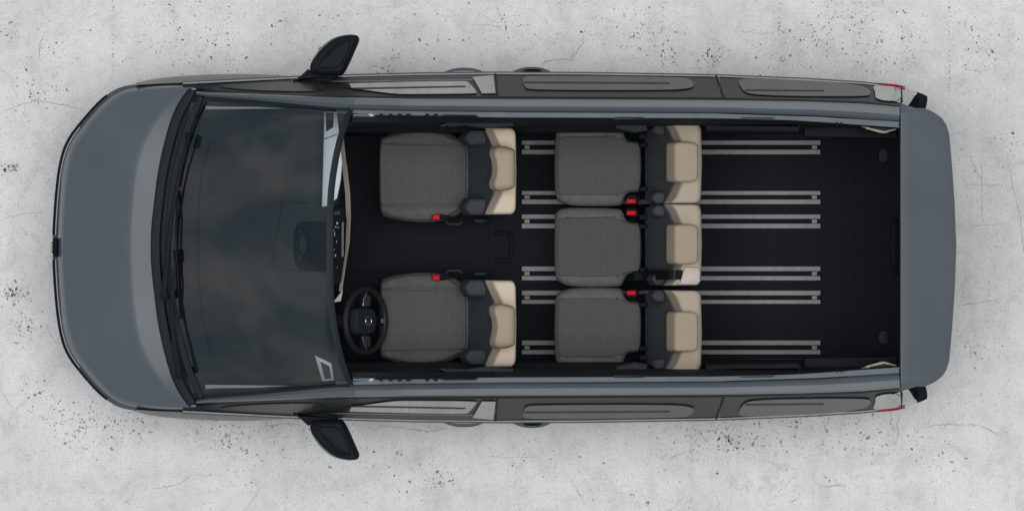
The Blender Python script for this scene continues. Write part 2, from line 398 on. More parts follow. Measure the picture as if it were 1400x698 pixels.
# traces read as half widths (photo pixels from the axis) along the length
W = [(250, 226.5), (300, 229), (350, 231.5), (400, 234), (500, 237), (580, 239), (680, 240), (800, 239.5), (980, 236.5), (1100, 231.5), (1180, 226.5), (1237, 219.5)]
BELT = [(250, 223), (280, 224), (400, 229.5), (440, 227), (480, 227), (560, 228.5), (645, 229), (676, 235.5), (980, 232.5), (1100, 228), (1180, 223), (1237, 217)]
GUT = [(258, 219), (285, 215), (340, 211), (430, 207), (480, 206.3), (700, 206), (980, 204.5), (1100, 201.5), (1180, 199), (1237, 192.5)]
RAILO = [(258, 214.5), (275, 212), (340, 209.5), (430, 206), (480, 204), (560, 202.5), (980, 200.5), (1100, 198.5), (1180, 195.5), (1230, 191)]
RAILI = [(258, 212), (275, 206), (340, 201.5), (430, 193), (480, 188.5), (560, 186.5), (700, 185), (980, 183.5), (1120, 179), (1230, 172)]
CUTI = [(480, 183), (520, 180), (560, 180), (640, 179), (652, 177.5), (980, 176), (1080, 173.5), (1120, 171), (1232, 163)]
ZT = [(258, 1.10), (275, 1.14), (300, 1.24), (380, 1.53), (440, 1.70), (480, 1.79), (560, 1.85), (700, 1.88), (1000, 1.89), (1150, 1.875), (1232, 1.85)]
def zt(px): return interp(ZT, px)
def side_profile(px):           # half width -> height, from the sill to the gutter
    wv = interp(W, px); gv = interp(GUT, px); zt_ = zt(px)
    return [(wv - 9, .22), (wv - 3, .36), (wv - .3, .62), (wv, .92), (wv - 3.2, 1.01), (gv, max(1.03, zt_ - .11))]
def side_z(px, v):              # height of the greenhouse at a half width
    pr = side_profile(px)
    (v0, z0), (v1, z1) = pr[4], pr[5]
    if v >= v0: 
        (v0, z0), (v1, z1) = pr[3], pr[4]
    f = (v0 - v) / max(1e-6, v0 - v1); f = min(1.2, max(0, f))
    bow = .0
    return z0 + (z1 - z0) * f
def SP(px, v, sgn, out=.0):     # point on the side skin; sgn +1 = upper side of the photo
    z = side_z(px, v); p = P(px, AX - sgn * v, z); p.y += sgn * out; return p
def side_poly(mb, pts, sgn, out, th=.004, mi=0, nsub=0):
    """outline (px, photo row on the upper side) laid on the skin and given thickness"""
    if len(pts) > 4: pts = [(p[0], p[1]) for p in chaikin([(x, y, 0) for x, y in pts], 2)]
    q = []
    n = len(pts)
    for i in range(n):
        a, b = pts[i], pts[(i + 1) % n]; k = max(1, int(abs(b[0] - a[0]) / 25))
        for j in range(k): q.append((a[0] + (b[0] - a[0]) * j / k, a[1] + (b[1] - a[1]) * j / k))
    # strips between upper and lower edges keep long outlines on the curved skin
    xs = sorted(set(round(p[0], 2) for p in q)); up = []; lo = []
    def cross(x):
        ys = []; x = min(max(x, min(p[0] for p in pts) + 1e-3), max(p[0] for p in pts) - 1e-3)
        for i in range(n):
            (x0, y0), (x1, y1) = pts[i], pts[(i + 1) % n]
            if min(x0, x1) <= x <= max(x0, x1):
                if abs(x1 - x0) < 1e-6: ys += [y0, y1]
                else: ys.append(y0 + (y1 - y0) * (x - x0) / (x1 - x0))
        return min(ys), max(ys)
    for x in xs:
        a, b = cross(x); up.append((x, AX - a)); lo.append((x, AX - b))
    rows = []
    for f in (0, .25, .5, .75, 1): rows.append([SP(u[0], u[1] + (l[1] - u[1]) * f, sgn, out) for u, l in zip(up, lo)])
    mb.grid(rows, mi)
    back = [[p - Vector((0, sgn * th, 0)) for p in r] for r in rows]
    rim = lambda rr: rr[0] + [r[-1] for r in rr[1:-1]] + list(reversed(rr[-1])) + [r[0] for r in reversed(rr[1:-1])]
    mb.grid([rim(rows), rim(back)], 1, True); mb.grid(list(reversed(back)), 1)

# --- nose: bumper shell and bonnet
OUT_H = [(71.5, 338), (72.8, 296), (78, 238), (85.3, 204), (95.7, 184), (116, 159), (139, 134), (162, 119), (187, 114.8), (216, 113), (258, 111.5)]
EDGE_H = [(78, 338), (79.5, 296), (84, 240), (92, 206), (102, 187), (122, 162), (144, 138), (166, 123.5), (190, 119), (218, 117), (258, 117.2)]
LIT_H = [(89.5, 338), (90.5, 300), (98, 229), (112, 196), (133, 167), (158, 142), (187, 128), (224, 122), (256, 118.6)]
CREASE_H = [(174.5, 338), (175.5, 310), (179, 262), (187, 213), (204, 175), (229, 140), (257, 119.2)]
REAR_H = [(205.5, 338), (206.5, 310), (210, 279), (216, 229), (229, 175), (241, 144), (258.5, 119.6)]
NH = 121
def curve(tr, zc, ze, n=NH, pw=2.0):
    mt_ = mirror_trace(tr); pts = resample([(p.x, p.y) for p in chaikin([(x, y, 0) for x, y in mt_], 3, False)], n)
    out = []
    for i, p in enumerate(pts):
        a = abs(2 * i / (n - 1) - 1); out.append((p.x, p.y, zc + (ze - zc) * a ** pw))
    return out
cO = [curve(OUT_H, z, z2, pw=1.5) for z, z2 in ((.22, .22), (.34, .34), (.52, .60), (.66, .80))]
cE = curve(EDGE_H, .74, .95, pw=1.4); cL = curve(LIT_H, .90, 1.02, pw=1.6); cC = curve(CREASE_H, 1.076, 1.05); cR = curve(REAR_H, 1.092, 1.056)
def V(c): return [P(*p) for p in c]
def mix(a, b, f, fz=None): return [(p[0] + (q[0] - p[0]) * f, p[1] + (q[1] - p[1]) * f, p[2] + (q[2] - p[2]) * (f if fz is None else fz)) for p, q in zip(a, b)]
m = MB()
def shrink(c, d):
    return [(p[0] + d * (1 - abs(2 * i / (NH - 1) - 1)) , AX + (p[1] - AX) * (1 - d / 240), p[2]) for i, p in enumerate(c)]
m.grid([V(shrink(cO[0], 8)), V(shrink(cO[1], 2)), V(cO[2]), V(cO[3]), V(mix(cO[3], cE, .5, .62)), V(mix(cE, cO[3], .04))])
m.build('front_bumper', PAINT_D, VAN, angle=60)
m = MB(); rows = []
for k in range(7):
    f = k / 6; rows.append(V(mix(cE, cL, f, math.sin(f * math.pi / 2) ** .8)))
for k in range(1, 11):
    f = k / 10; rows.append(V(mix(cL, cC, f, f + .22 * f * (1 - f))))
for k in range(1, 6): rows.append(V(mix(cC, cR, k / 5)))
rows.append([p - Vector((0, 0, .02)) for p in rows[-1]])
m.grid(rows); m.build('bonnet', PAINT, VAN, angle=70)
# light strip and badge on the nose
fb = MB()
for sgn in (1, -1):
    pts = mix(cO[3], cE, .62, .80); pd = mix(cO[3], cE, .25, .42)
    seg = [(x, y, z + .004) for x, y, z in pts if (AX - y) * sgn > 14 and x < 112]; sdk = [(x, y, z) for x, y, z in pd if (AX - y) * sgn > 14 and x < 150]
    
    lt = MB(); lt.tube([P(*p) for p in seg], .0028, 6); lt.build('light_strip', LAMPSTRIP, VAN)
    dk = MB(); dk.tube([P(*p) for p in sdk], .009, 6, flat=1); dk.build('grille_slot', GUTTER, VAN)
m = MB(); m.prism(chaikin([(72, 325), (78.5, 325), (78.5, 351), (72, 351)], 1), .60, .80, 0, .004); bh = m.build('badge_housing', GUTTER, VAN)
m = MB(); m.prism(chaikin([(69.2, 328), (73, 326.5), (73, 349.5), (69.2, 348)], 1), .50, .76, 0, .006); m.build('nose_badge', SILVER, bh)

# --- cowl between bonnet and windscreen
SCREEN_B = [(234, 338), (235, 310), (239, 270), (246, 229), (259, 180), (279, 135)]
m = MB(); cB = curve(SCREEN_B, 1.125, 1.125)
cR1 = [(x + .8, y, z - .012) for x, y, z in cR]
rows = [V(cR1), V(mix(cR1, cB, .03)), V(mix(cR1, cB, .40)), V(mix(cR1, cB, .44, .0)), [p - Vector((0, 0, .025)) for p in V(mix(cR1, cB, .50, .2))], [p - Vector((0, 0, .025)) for p in V(mix(cR1, cB, .66, .3))], V(mix(cR1, cB, .70, .7)), V(mix(cR1, cB, .97, .95))]
m.grid(rows); m.build('cowl', BLACK_S, VAN, angle=25)
# --- windscreen
TOP_H = [(447, 338), (447.5, 270), (451, 240), (456, 210), (464, 178), (472, 156), (479, 150.5)]
def scr(cb, ct, n=25):
    rows = []
    for k in range(n):
        f = k / (n - 1); r = []
        for a, b in zip(cb, ct):
            z = a[2] + (b[2] - a[2]) * f + .022 * math.sin(math.pi * f) ; r.append((a[0] + (b[0] - a[0]) * f, a[1] + (b[1] - a[1]) * f, z))
        rows.append(r)
    return rows
cT = curve(TOP_H, 1.80, 1.765)
SR = scr(cB, cT)
m = MB(); m.grid([V(r) for r in SR]); ws = m.build('windscreen', GLASS, VAN, angle=80)
# dark printed border along the top and sides of the screen
m = MB()
def lift(r, d=.004): return [p + Vector((-.002, 0, d)) for p in V(r)]
FR = [(455.5, 338), (456, 270), (459.5, 240), (464.5, 210), (472, 180), (480.5, 155), (484, 150)]
cF = curve(FR, 1.81, 1.785)
m.grid([lift(SR[-1]), V(mix(cT, cF, .5)), V(cF), [p - Vector((0, 0, .035)) for p in V(cF)], [p - Vector((0, 0, .035)) for p in V(mix(cT, cF, .0))]])
for side in (0, -1):
    e = [r[side] for r in SR]; sg = 1 if side == -1 else -1
    a = [P(x, y, z + .004) for x, y, z in e]; b = [P(x, y + sg * 1.5, z + .004) for x, y, z in e]; c = [P(x, y - sg * 3, z + .002) for x, y, z in e]
    m.grid([c, a, b] )
m.build('screen_border', FRIT, VAN)
# pale strips along the lower side edges, under the glass
def glassz(px, py):
    best = None
    for r in SR:
        for p in r:
            d = (p[0] - px) ** 2 + (p[1] - py) ** 2
            if best is None or d < best[0]: best = (d, p[2])
    return best[1]
for pts in ([(281, 145), (300, 146), (352, 146.2), (390, 148.5), (352, 148.6), (281, 149.6)], [(281, 531), (300, 530), (352, 529.6), (395, 526.5), (352, 526.4), (281, 525.4)]):
    m = MB(); z = [glassz(x, y) - .03 for x, y in pts]
    top = [P(x, y, q) for (x, y), q in zip(pts, z)]; m.poly(top); bt = [p - Vector((0, 0, .012)) for p in top]; m.poly(bt[::-1]); m.grid([top, bt], 0, True)
    m.build('pillar_trim_strip', WTRIM, VAN, smooth=False)

# --- wipers
def wiper(blade, arm, pivot, name='wiper'):
    bl = MB(); bp = [P(x, y, glassz(x, y) + .018) for x, y in chaikin(blade, 2, False) for x, y in [(x, y)]] if False else [P(p[0], p[1], glassz(p[0], p[1]) + .018) for p in [Vector((x, y, 0)) for x, y in blade]]
    bl.tube(resample(bp, 24), .0065, 6); o = bl.build(name, GUTTER, VAN)
    am = MB(); am.tube(resample([P(x, y, z) for x, y, z in arm], 16), [.017 - .009 * i / 15 for i in range(16)], 8, flat=.6); am.build('wiper_arm', BLACK_T, o)
    pv = MB(); pv.tube([P(*pivot, 1.09), P(*pivot, 1.155)], .022, 12); pv.build('pivot_cap', GUTTER, o)
    cl = MB(); x, y, z = arm[-1]; cl.box(x - 3.5, y - 9, x + 3, y + 9, z - .015, z + .02, 0, .008); cl.build('blade_clip', GUTTER, o)
wiper([(277.5, 137.5), (268, 165), (259, 190), (252, 212), (246, 240), (244, 256)], [(224, 404, 1.15), (227, 370, 1.16), (234, 300, 1.16), (247, 230, 1.17), (257, 190, 1.18)], (224, 404))
wiper([(243.5, 260), (241.5, 300), (242, 345), (243.5, 390), (247, 435)], [(245, 513, 1.15), (240, 485, 1.16), (235, 440, 1.16), (236, 400, 1.16), (240.5, 350, 1.17)], (245, 513))

# --- sides: wing, doors, rear quarter
def strip_xs(a, b): return linspace(a, b, max(3, int((b - a) / 12) + 1))
def panel(name, a, b, sgn, greenhouse, extra=None):
    m = MB(); xs = strip_xs(a, b)
    lower = []
    for k in range(5): lower.append([P(x, AX - sgn * side_profile(x)[k][0], side_profile(x)[k][1]) for x in xs])
    lower.insert(3, [P(x, AX - sgn * (interp(W, x) + .2), .80) for x in xs])
    bl = [SP(x, min(interp(BELT, x), side_profile(x)[4][0] - .05), sgn) for x in xs]; m.grid(lower, 0); m.grid([lower[-2], lower[-1]], 0); m.grid([lower[-1], bl], 0)
    if greenhouse:
        up = []
        for f in linspace(0, 1, 7): up.append([SP(x, interp(BELT, x) + (interp(GUT, x) - interp(BELT, x)) * f - .01, sgn, -.002) for x in xs])
        m.grid(up, 1)
    sh = [[P(x, AX - sgn * (interp(W, x) - 1.6), .99) for x in xs], [P(x, AX - sgn * (interp(W, x) - 3.4), 1.03) for x in xs]]
    m.grid(sh, 2)
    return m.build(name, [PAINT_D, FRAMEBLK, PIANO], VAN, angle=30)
def tub(pts, sgn): return [(x, y) for x, y in pts]
for sgn in (1, -1):
    Y = lambda y: AX - sgn * (AX - y)
    wing = panel('front_wing', 250, 399.7, sgn, True)
    q = MB(); side_poly(q, [(292, 118), (330, 116.5), (396, 112.5), (440, 115), (446, 121), (430, 127), (330, 124)], sgn, .006); q.build('quarter_window', [PRIVACY_D, FRAMEBLK], VAN)
    # wheel arch bulge
    m = MB(); xs = linspace(186, 402, 28); A = [(186, 113.5), (200, 109.8), (225, 106), (255, 103.5), (290, 101.8), (330, 101.2), (365, 102), (390, 104), (402, 105.5)]
    rows = []
    for f, z in ((0, .90), (.35, .84), (.75, .74), (1, .62), (.92, .50), (.6, .40)):
        r = []
        for x in xs:
            v0 = interp([(p[0], AX - p[1]) for p in OUT_H] if x < 250 else W, x) - 1.5; v1 = AX - interp(A, x)
            r.append(P(x, AX - sgn * (v0 + (max(v1, v0 + .2) - v0) * f), z))
        rows.append(r)
    m.grid(rows); m.build('wheel_arch', ARCHP, VAN, angle=60)
    fd = panel('front_door', 400, 677.0, sgn, True)
    m = MB(); side_poly(m, [(452, 116.6), (560, 113.6), (634, 112.4), (641, 114), (652, 127.5), (651, 129.6), (560, 130.2), (536, 130), (452, 117.6)], sgn, .007); wo = m.build('window', [PRIVACY, FRAMEBLK], fd)
    m = MB(); side_poly(m, [(482, 122.4), (634, 119.6), (637, 120.6), (484, 123.6)], sgn, .010); m.build('window_rail', FRAMEBLK, wo)
    m = MB(); side_poly(m, [(646, 107), (674.5, 104.5), (677.5, 129), (659, 129.5)], sgn, .007); m.build('pillar_panel', [PIANO, FRAMEBLK], fd)
    m = MB(); side_poly(m, [(676.4, 101.5), (678.4, 101.5), (680.6, 131), (678.6, 131)], sgn, .006); m.build('door_gap', GUTTER, VAN)
    sd = panel('sliding_door', 677.3, 983.2, sgn, True)
    m = MB(); side_poly(m, [(714, 106.5), (740, 105.4), (930, 107), (944, 110), (949, 116), (947, 122), (915, 124.8), (726, 124.2), (718, 121.5), (716, 116)], sgn, .007); wo = m.build('window', [PRIVACY_D, FRAMEBLK], sd)
    m = MB(); side_poly(m, [(717, 113.6), (914, 114.8), (916, 116), (717, 115)], sgn, .010); m.build('window_rail', FRAMEBLK, wo)
    m = MB(); side_poly(m, [(978, 104), (980, 104), (990.5, 133), (988.5, 133)], sgn, .005); m.build('door_gap', GUTTER, VAN)
    rq = panel('rear_quarter', 983.5, 1232, sgn, True)
    m = MB(); side_poly(m, [(1008, 110.5), (1022, 108.8), (1103, 111.5), (1153, 115), (1178, 119), (1189, 124), (1190.5, 130), (1186, 133.2), (1103, 133), (1032, 131), (1016, 127)], sgn, .007); wo = m.build('window', [PRIVACY_D, FRAMEBLK], rq)
    m = MB(); side_poly(m, [(1019, 124.2), (1126, 125.4), (1126, 126.5), (1019, 125.6)], sgn, .010); m.build('window_rail', FRAMEBLK, wo)
    m = MB(); side_poly(m, [(1192, 118), (1215, 119.5), (1231, 121.5), (1232.5, 141), (1197, 138), (1197, 128)], sgn, .007); m.build('pillar_panel', [PIANO, FRAMEBLK], rq)
    # red lamp line on the shoulder
    m = MB(); m.tube([P(x, Y(y), .97) for x, y in ((1198, 113.6), (1212, 115), (1226, 117), (1238, 119.2))], [.002, .004, .006, .003], 8); m.build('tail_lamp', REDLAMP, VAN)
    # roof rail and cut edge
    m = MB(); xs = strip_xs(268, 1230); rows = []
    def rr(tab, dv, dz, tab2=None, f=0):
        r = []
        for x in xs:
            v = interp(tab, x)
            if tab2: v += (interp(tab2, x) - v) * f
            r.append(P(x, AX - sgn * (v + dv), zt(x) + dz))
        return r
    rows = [rr(GUT, .3, -.115), rr(GUT, -.4, -.10), rr(RAILO, .4, -.05), rr(RAILO, -.4, -.018), rr(RAILO, -1.6, -.0045), rr(RAILO, 0, -.002, RAILI, .54), rr(RAILO, 0, -.0035, RAILI, .58), rr(RAILO, 0, -.028, RAILI, .95), rr(RAILI, 0, -.04), rr(RAILI, 0, -.08)]
    m.grid(rows[:3], 1); m.grid(rows[2:]); m.build('roof_rail', [PAINT, GUTTER], VAN, angle=12)
    m = MB(); xs = strip_xs(482, 1230)
    rows = [rr(RAILI, -.7, -.05), rr(RAILI, -.8, -.014), rr(RAILI, -1.2, -.012), rr(CUTI, .6, -.022), rr(CUTI, 0, -.028), rr(CUTI, 0, -.07)]
    m.grid(rows); m.build('roof_cut_edge', CUT, VAN, angle=35)
    # door handles
    def handle(x0, x1, yo, par, name, open_):
        m = MB(); n = 15; top = []; bot = []
        for i in range(n):
            t = i / (n - 1); x = x0 + (x1 - x0) * t; v = interp(W, x); o_ = (1 - abs(2 * t - 1) ** 2.4)
            top.append((x, v + yo * o_)); bot.append((x, v + (yo - 3.8) * max(0, o_ - .12) - .8 if open_ else v - .8))
        rows = []
        for z, kk in ((.80, .3), (.82, 1), (.86, 1), (.88, .3)):
            rows.append([P(x, AX - sgn * (b + (v - b) * (.25 + .75 * kk)), z) for (x, v), (_, b) in zip(top, bot)])
        m.grid([[P(x, AX - sgn * b, .80) for x, b in bot]] + rows + [[P(x, AX - sgn * b, .88) for x, b in bot]] + [[P(x, AX - sgn * b, .80) for x, b in bot]])
        return m.build(name, HANDLEP, par, angle=50)
    h = handle(607, 661, 5.8, fd, 'handle', True)
    h2 = handle(701, 754, 6.6, sd, 'handle', False)
    m = MB(); m.prism([(x, Y(y)) for x, y in [(715, 98.4), (717, 95.2), (722, 94.4), (734, 94.4), (739, 95.4), (741, 98.4)]], .86, .887, 0, .003); m.build('grip_recess', GUTTER, h2)
    # door mirror
    mr = MB(); mp = lambda L: chaikin([(x, Y(y), 0) for x, y in L], 1)
    mr.pad([(p[0], p[1]) for p in mp([(423, 94), (425, 85), (438, 67), (452, 55), (463, 50), (474, 48), (485, 47.4), (489, 48.6), (490, 52), (488.5, 57), (484, 67), (477, 83), (470.5, 96), (466, 101), (463, 102), (426, 101)])], 1.00, 1.25, .028, .0, steps=5, fan=False)
    mo = mr.build('door_mirror', BLACK_T, VAN, angle=60)
    m = MB(); m.tube(resample([P(x, Y(y), 1.225) for x, y in ((424.5, 93), (427, 84), (439, 67), (452, 56), (463, 51), (474, 48.8), (482, 48.3))], 20), [.004 + .004 * math.sin(math.pi * k / 19) for k in range(20)], 6); m.build('mirror_edge_highlight', CUT, mo)  # pale tube puts the light reflected off the painted front edge into colour
    m = MB(); m.pad([(p[0], p[1]) for p in mp([(429, 95), (440, 79), (454, 62.5), (465.6, 53), (480, 51), (487, 51), (483.5, 60), (475, 80), (468, 95), (463, 98.5), (429, 98.5)])], 1.1, 1.256, .008, .0, fan=False); m.build('mirror_cap_rim', BLACK_T, mo)
    m = MB(); m.pad([(p[0], p[1]) for p in mp([(432, 93.5), (442, 79.5), (455, 64.5), (466, 55.5), (479, 53.5), (479.5, 60), (472, 79), (463, 94.5)])], 1.15, 1.263, .006, .004, steps=3); m.build('mirror_cap', MIRRCAP, mo)
    m = MB(); m.prism([(x, Y(y)) for x, y in [(400, 111.5), (404, 108.5), (412, 103), (421, 94.5), (427, 97), (464, 101), (460, 107), (449, 111.5), (441, 112)]], 1.03, 1.12, 0, .012); m.build('mirror_arm', BLACK_T, mo)
    # wheels
    for wx, rad in ((300, .345), (1075, .345)):
        c = P(wx, 0, .345); yv = sgn * (.86 if wx < 500 else .84)
        def ring(r, dy): return [Vector((c.x + r * math.cos(a), yv + sgn * dy, .345 + r * math.sin(a))) for a in [2 * math.pi * k / 32 for k in range(32)]]
        t = MB(); t.grid([ring(.23, .0), ring(.30, .015), ring(.335, .0), ring(.345, -.03), ring(.345, -.2), ring(.33, -.225), ring(.23, -.22), ring(.23, 0)], 0, True); wo = t.build('wheel', TYRE, VAN)
        t = MB(); t.grid([ring(.235, -.01), ring(.2, -.02), ring(.19, -.05)], 0, True)
        for k in range(5):
            a = 2 * math.pi * k / 5
            t.tube([Vector((c.x + r * math.cos(a), yv - sgn * .03, .345 + r * math.sin(a))) for r in (.03, .12, .2)], .026, 6, flat=.6)
        t.grid([ring(.055, -.015), ring(.01, -.01)], 0, True); t.build('rim', SILVER, wo)

# --- tailgate: shell, spoiler panel, lamps
SP_H = [(1231.3, 149), (1245, 147.6), (1260, 147.8), (1270, 150), (1279, 154), (1289, 161), (1295.5, 170), (1299, 183), (1303, 220), (1307, 275), (1309.5, 338)]
sp2 = SP_H + [(x, 2 * AX - y) for x, y in reversed(SP_H[:-1])]
def sp_edge(y):
    yy = y if y <= AX else 2 * AX - y
    return interp([(147.6, 1262), (148.4, 1267), (150, 1271.5), (154, 1279.5), (161, 1289), (170, 1295.5), (183, 1299.5), (220, 1303), (275, 1307), (338, 1309.5)], yy)
q = [147.6, 147.8, 148.2, 149, 150.2, 152, 154, 157, 161, 165, 170, 176, 183, 195, 210, 230, 250, 275, 300, 320]
tg = MB(); tg.slab(q + [338] + [2 * AX - y for y in reversed(q)], lambda y: 1231.4, sp_edge, 1.70, 1.853, .02, .02, fw=1.5, fdz=.004)
tg.v = [(x, y, z - .25 * max(0, x - P(1226, 338, 1.85).x)) for x, y, z in tg.v]
TGATE = tg.build('tailgate', PAINT, VAN, angle=35)
LOW_H = [(1233, 119.3), (1244, 123), (1252, 126), (1265.5, 131), (1267.5, 140), (1280, 172), (1292, 250), (1294, 338)]
low = LOW_H + [(x, 2 * AX - y) for x, y in reversed(LOW_H[:-1])]
m = MB(); rows = []
for f, z in ((1.0, .24), (1.0, .5), (1.0, .8), (1, 1.0), (.965, 1.3), (.92, 1.62)):
    rows.append([P(700 + (x - 700) * (1 if z <= 1 else (1 - (1 - f) * .35)), AX + (y - AX) * f, z) for x, y in low])
m.grid(rows); m.build('hatch_shell', PIANO, TGATE, angle=60)
for sgn in (1, -1):
    Y = lambda y: AX - sgn * (AX - y)
    m = MB(); m.prism([(x, Y(y)) for x, y in [(1253, 125.4), (1262, 128.6), (1267.5, 131.5), (1268.2, 137), (1265.5, 148.6), (1252, 148.6), (1255, 141), (1255.3, 134)]], 1.05, 1.66, 0, .003); m.build('lamp_cluster', GUTTER, TGATE)
    m = MB(); side_poly(m, [(1231.6, 121), (1233.4, 121), (1234.4, 141), (1232.4, 141)], sgn, .009); m.prism([(x, Y(y)) for x, y in [(1230.0, 147.5), (1231.9, 147.5), (1231.2, 173), (1229.0, 173)]], 1.3, 1.838, 0, 0); m.build('tailgate_gap', GUTTER, VAN)
m = MB(); m.grid([[P(1230.6, y, z) for y in (174, 502)] for z in (.45, 1.80)]); m.grid([[P(x, y, 1.74) for y in (166, 510)] for x in (1228.4, 1231)]); m.build('tailgate_seal', GUTTER, VAN, smooth=False)

# --- inside: floor, inner walls, mounting rails
m = MB()
m.grid([[P(x, y, .45) for y in linspace(182, 494, 9)] for x in linspace(400, 1231, 20)])
for x in (1150,): m.box(x, 186, x + 1.2, 490, .45, .456, 0, .001)
m.box(1168, 186, 1229, 490, .45, .462, 0, .004)
for y in (184, 490): m.box(470, y, 1160, y + 1.6, .45, .47, 0, .002)
m.build('cabin_floor', CARPET, VAN, smooth=False)
m = MB(); m.box(480, 304, 668, 372, .45, .458, 0, .003); m.box(545, 306, 546.2, 370, .458, .461, 0, .001); m.box(623, 306, 624.2, 370, .458, .461, 0, .001); m.build('floor_mat', CARPET, VAN, smooth=False)
for sgn in (1, -1):
    Y = lambda y: AX - sgn * (AX - y)
    m = MB(); xs = strip_xs(300, 1230)
    tabz = [(152, .45), (153, .70), (156, .78), (158, 1.02), (165, 1.06), (167, 1.40), (171, 1.72)]
    rows = []
    for v, z in tabz: rows.append([P(x, AX - sgn * min(v, interp(CUTI, x) - 2), min(z, zt(x) - .09, 1.0 if x < 470 else 9)) for x in xs])
    rows.append([P(x, AX - sgn * (interp(CUTI, x) - .2), min(zt(x) - .075, 1.02 if x < 470 else 9)) for x in xs])
    m.grid(rows); m.build('inner_side_wall', TRIM2, VAN, angle=20)
    def bits(name, pts, z0, z1, mt, b=.005):
        m = MB(); m.prism([(x, Y(y)) for x, y in pts], z0, z1, 0, b); return m.build(name, mt, VAN, angle=30)
    bits('pillar_trim', [(612, 174), (622, 167), (634, 161.5), (668, 160.5), (700, 161), (703, 173), (660, 175.5), (635, 172)], 1.0, 1.60, TRIM, .02)
    bits('belt_anchor', [(660, 161.5), (672, 161.5), (671, 166.5), (662, 166.5)], 1.58, 1.80, GUTTER, .004)
    bits('pillar_trim', [(600, 171), (625, 163), (640, 161), (640, 164), (618, 170), (604, 174)], 1.0, 1.66, BLACK_S, .006)
    bits('grab_handle', [(838, 163.6), (842, 159.2), (878, 158.2), (884, 162), (885, 163.8)], 1.70, 1.866, TRIM, .006)
    bits('armrest_panel', [(718, 164), (842, 164), (836, 168), (758, 168.5), (722, 167)], 1.2, 1.58, TRIM2, .008)
    bits('armrest_panel', [(838, 163), (884, 163), (886, 179), (868, 182), (842, 176)], .9, 1.25, BLACK_S, .01)
    bits('armrest_panel', [(965, 164.5), (1095, 165.5), (1099, 171), (1092, 182), (965, 179)], .9, 1.40, TRIM2, .03)
    bits('cargo_panel', [(1100, 170.5), (1176, 174), (1200, 182), (1226, 180), (1226, 189), (1100, 187)], .6, 1.05, TRIM2, .01)
    for x in (1143, 1149.5): bits('trim_clip', [(x, 172.5), (x + 3, 172.5), (x + 2, 167), (x + .5, 167)], 1.6, 1.865, GUTTER, .001)
    bits('corner_cover', [(1178, 171.4), (1228, 172.6), (1226, 177.5), (1210, 182.4), (1204, 182), (1184, 176.5)], 1.30, 1.55, BEIGE, .01)
    bits('corner_cover_inset', [(1184, 171), (1226, 172.5), (1222, 176.6), (1209, 179.4), (1190, 175.5)], 1.5, 1.556, BACK, .004)
    bits('rear_handle', [(1012, 161.8), (1016, 160.4), (1056, 161), (1060, 163)], 1.8, 1.872, TRIM, .002)
    # black clips under the front roof cut
    for x0, x1 in ((518, 523.5), (531, 537), (543, 549.5), (555, 562), (581, 587), (592.5, 599)):
        bits('roof_clip', [(x0, 160.5), (x0 + 1, 155.8), (x1 - 1, 155.8), (x1, 160.5)], 1.75, 1.862, GUTTER, .002)
    bits('roof_clip', [(603, 160.5), (606, 157.2), (650, 157.4), (654, 160.6)], 1.75, 1.872, GUTTER, .002)
    m = MB(); m.prism([(x, Y(y)) for x, y in [(482, 152.5), (500, 155), (516, 156.5), (514, 161), (482, 161.5)]], 1.70, 1.76, 0, .004); hb = m.build('wiring_bracket', BLACK_S, VAN)
    m = MB(); m.tube([P(x, Y(y), 1.77) for x, y in ((483, 157.8), (490, 157.2), (498, 158), (506, 157))], .006, 6); m.build('cable', CUT, hb)
    m = MB(); m.prism(chaikin([(504, Y(155)), (511.5, Y(155)), (511.5, Y(159.3)), (504, Y(159.3))], 1), 1.74, 1.79, 0, .004); m.build('connector', BEIGE_L, hb)
# double mounting rails
for y0, y1, y2, y3 in ((192, 198, 204.6, 211), (261, 266.4, 272.6, 279), (293, 299, 305.6, 312)):
    for sgn in (1, -1):
        if sgn < 0: a, b, c, d = [2 * AX - q for q in (y3, y2, y1, y0)]
        else: a, b, c, d = y0, y1, y2, y3
        m = MB(); m.box(713.5, a, 1121.5, b, .452, .475, 0, .0015); m.box(713.5, c, 1121.5, d, .452, .475, 0, .0015); rl = m.build('floor_rail', ALU, VAN, smooth=False)
        m = MB(); m.box(713.5, b, 1121.5, c, .45, .458, 0, .001); m.build('rail_channel', GUTTER, rl, smooth=False)
        for x in (1110, 717):
            m = MB(); m.box(x, b + .8, x + 7, c - .8, .456, .47, 0, .001); m.build('end_stop', ALU, rl, smooth=False)
for y in (212.5, 461):
    m = MB(); m.prism(chaikin([(1202, y - 9), (1215, y - 9), (1215, y + 9), (1202, y + 9)], 1), .46, .468, 0, .002); k = m.build('cargo_eye_cup', BLACK_S, VAN)
    m = MB(); m.tube([P(x, yy, .475) for x, yy in ((1212, y - 6), (1205.5, y - 6), (1204.5, y), (1205.5, y + 6), (1212, y + 6))], .005, 6); m.build('tie_down_ring', BACK, k)
m = MB(); m.prism(chaikin([(1229.5, 297), (1219, 302), (1217.5, 320), (1216, 336), (1217.5, 352), (1219, 370), (1229.5, 376)], 2), .46, .80, 0, .01); m.build('latch_cover', GUTTER, VAN)
m = MB()
m.box(677, 316, 698, 321, .458, .475); m.box(677, 353, 698, 358, .458, .475); m.prism([(694, 316), (698, 316), (703, 337), (698, 358), (694, 358), (698, 337)], .458, .478, 0, .003); m.build('floor_bracket', GUTTER, VAN, smooth=False)
